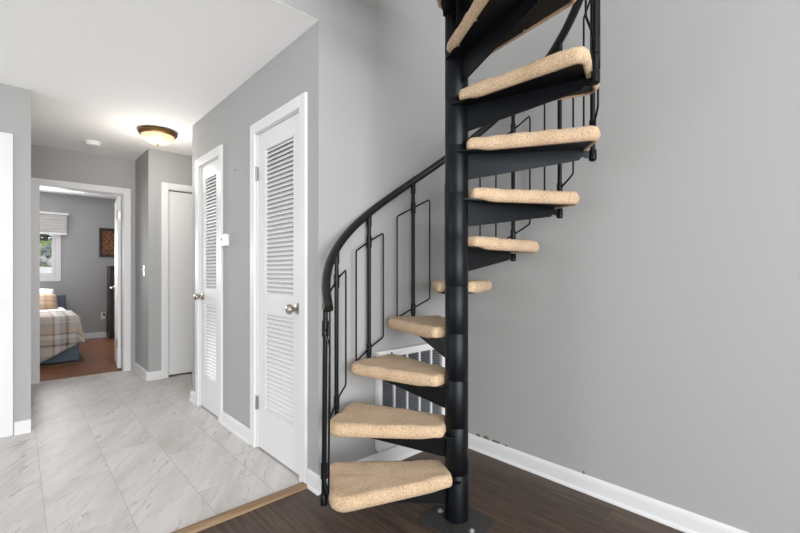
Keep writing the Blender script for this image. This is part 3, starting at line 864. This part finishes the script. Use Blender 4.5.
# balusters: post with sleeves, foot clamp and a bent rod frame following the helix
def helix_pt(a, z, r=RR): return (r*math.cos(a), r*math.sin(a), z)
post0 = MB().tube([(RR, 0, -.050), (RR, 0, RAIL-.016)], .0108, 14).build('baluster', M['steel'], smooth=True)
def sleeve(z0, z1, r):
    o = MB().lathe([(.010, z0), (r, z0), (r, z1), (.010, z1)], (RR, 0, 0), (0, 0, 1), 14).build('sleeve', M['steel'], smooth=True)
    o.parent = post0; return o
col0 = [sleeve(RAIL-.075, RAIL-.014, .0145), sleeve(.660, .727, .0145), sleeve(.058, .122, .0145)]
cl0 = MB().lathe([(0, -.058), (.010, -.058), (.0165, -.052), (.0165, -.012), (.012, -.006), (0, -.006)], (RR, 0, 0), (0, 0, 1), 10).build('foot_clamp', M['steel'], smooth=True); cl0.parent = post0
def loop_path():
    pts = []
    dA = R(10.0); hs = .056
    def corner(path, a0, z0, a1, z1, n):
        for k in range(n): t = k/n; path.append(helix_pt(a0+(a1-a0)*t, z0+(z1-z0)*t))
    # descending side is the larger angle
    zt, zb = .694, .094
    lo, hi = dA, -dA
    e = R(1.0); ez = .016
    corner(pts, lo-e, zt-hs+hs*.1, hi+e, zt+hs-hs*.1, 8)
    pts.append(helix_pt(hi+e*.3, zt+hs-.004)); pts.append(helix_pt(hi, zt+hs-ez))
    corner(pts, hi, zt+hs-.05, hi, zb+hs+.012, 6)
    pts.append(helix_pt(hi, zb+hs+.010)); pts.append(helix_pt(hi+e*.3, zb+hs-.001))
    corner(pts, hi+e, zb+hs-.007, lo-e, zb-hs+.006, 8)
    pts.append(helix_pt(lo-e*.3, zb-hs+.003)); pts.append(helix_pt(lo, zb-hs+.014))
    corner(pts, lo, zb-hs+.04, lo, zt-hs-.03, 6)
    pts.append(helix_pt(lo, zt-hs-.010)); pts.append(helix_pt(lo-e*.3, zt-hs+.001))
    return pts
lp0 = MB().tube(loop_path(), .0046, 8, closed=True).build('rod_frame', M['steel'], smooth=True); lp0.parent = post0
for i in range(1, NT+1):
    if i == 1: b = post0
    else:
        b = post0.copy(); C.objects.link(b)
        for src in (*col0, cl0, lp0):
            k = src.copy(); C.objects.link(k); k.parent = b
    q = .011 if i == 1 else 0
    b.parent = stair; b.location = (q*math.cos(ang(i)), q*math.sin(ang(i)), lev(i)+(.014 if i == 1 else 0)); b.rotation_euler = (0, -.0085 if i == 1 else 0, ang(i))
# handrail with a rolled lower end
path = []
a0, a1 = T1+5.8, T1-STEP*(NT-.4)
n = 120
for k in range(n+1):
    d = a0+(a1-a0)*k/n
    zz = lev(1)+RAIL+(T1-d)/STEP*RISE
    if d > T1: zz -= .012*((d-T1)/5.8)**2
    path.append((PX+RR*math.cos(R(d)), PY+RR*math.sin(R(d)), zz))
hr = MB().tube(path, .0205, 16).build('handrail', M['rail'], stair, smooth=True)
# landing at the top joining the upper floor
la = [(-.06, .0), (-.62, .0), (-.62, .62), (.0, .62), (.0, .06)]
ld = MB().prism([(PX+x, PY+y, lev(13)-.02) for x, y in la], (0, 0, .03)).build('landing', M['steel'], stair)
lcp = MB().prism([(PX+x, PY+y, lev(13)+.01) for x, y in la], (0, 0, .05)).build('carpet_pad', M['carpet'], ld, bevel=.015)
tag(lcp, 'beige carpet on the landing')

# ------------------------------------------------------------------ light
def area(name, loc, rot, sx, sy, power, col):
    l = bpy.data.lights.new(name, 'AREA'); l.shape = 'RECTANGLE'; l.size = sx; l.size_y = sy; l.energy = power; l.color = col
    o = bpy.data.objects.new(name, l); C.objects.link(o); o.location = loc; o.rotation_euler = rot; return o
area('fill_rear', ((RX0+RX1)/2, YREAR+.03, 1.2), (R(90), 0, 0), RX1-RX0, 2.05, 240, (1, .998, .985))  # added area light standing in for daylight at the unseen rear window
area('fill_rear_upper', ((RX0+RX1)/2, YREAR+.03, 3.36), (R(90), 0, 0), RX1-RX0, 2.0, 85, (1, .998, .985))  # added area light for the upper half of that unseen window
area('fill_side', (XLEFT+.03, (LY0+LY1)/2, 1.22), (R(90), 0, R(-90)), LY1-LY0, 2.1, 8, (1, .998, .988))  # weak area light added at the unseen side window
area('fill_dining', (XLEFT+.03, 2.95, 1.2), (R(90), 0, R(-90)), 1.6, 2.05, 24, (1, .998, .988))  # area light added to brighten the hall from the unseen dining side
area('daylight_bedroom', ((WX0+WX1)/2, YBB-.10, 1.42), (R(90), 0, R(180)), WX1-WX0, .62, 63, (.97, .985, 1))
bl = bpy.data.lights.new('fill_bedroom', 'POINT'); bl.energy = 5; bl.color = (1, .95, .88); bl.shadow_soft_size = .13  # added point light, brightens the bedroom's far wall
bo = bpy.data.objects.new('fill_bedroom', bl); C.objects.link(bo); bo.location = (-1.0, 7.4, H-.30)
pl = bpy.data.lights.new('hall_bulb', 'POINT'); pl.energy = 10; pl.color = (1, .93, .84); pl.shadow_soft_size = .13
po = bpy.data.objects.new('hall_bulb', pl); C.objects.link(po); po.location = (.955, 4.32, H-.38)

w = bpy.data.worlds.new('World'); bpy.context.scene.world = w; w.use_nodes = True
nt = w.node_tree; bg = nt.nodes['Background']
bg.inputs['Color'].default_value = (.86, .93, 1, 1); bg.inputs['Strength'].default_value = 1.15

# ------------------------------------------------------------------ camera
cam = bpy.data.cameras.new('Camera'); co = bpy.data.objects.new('Camera', cam); C.objects.link(co)
co.location = (0, 0, 1.1389); co.rotation_euler = (R(90), 0, R(-42.7517))
cam.sensor_width = 36; cam.lens = 414.47/800*36; cam.shift_y = 5.69/800; cam.clip_start = .05
sc = bpy.context.scene
sc.camera = co
sc.view_settings.view_transform = 'Standard'; sc.view_settings.look = 'None'; sc.view_settings.gamma = 1
sc.view_settings.exposure = 0.12
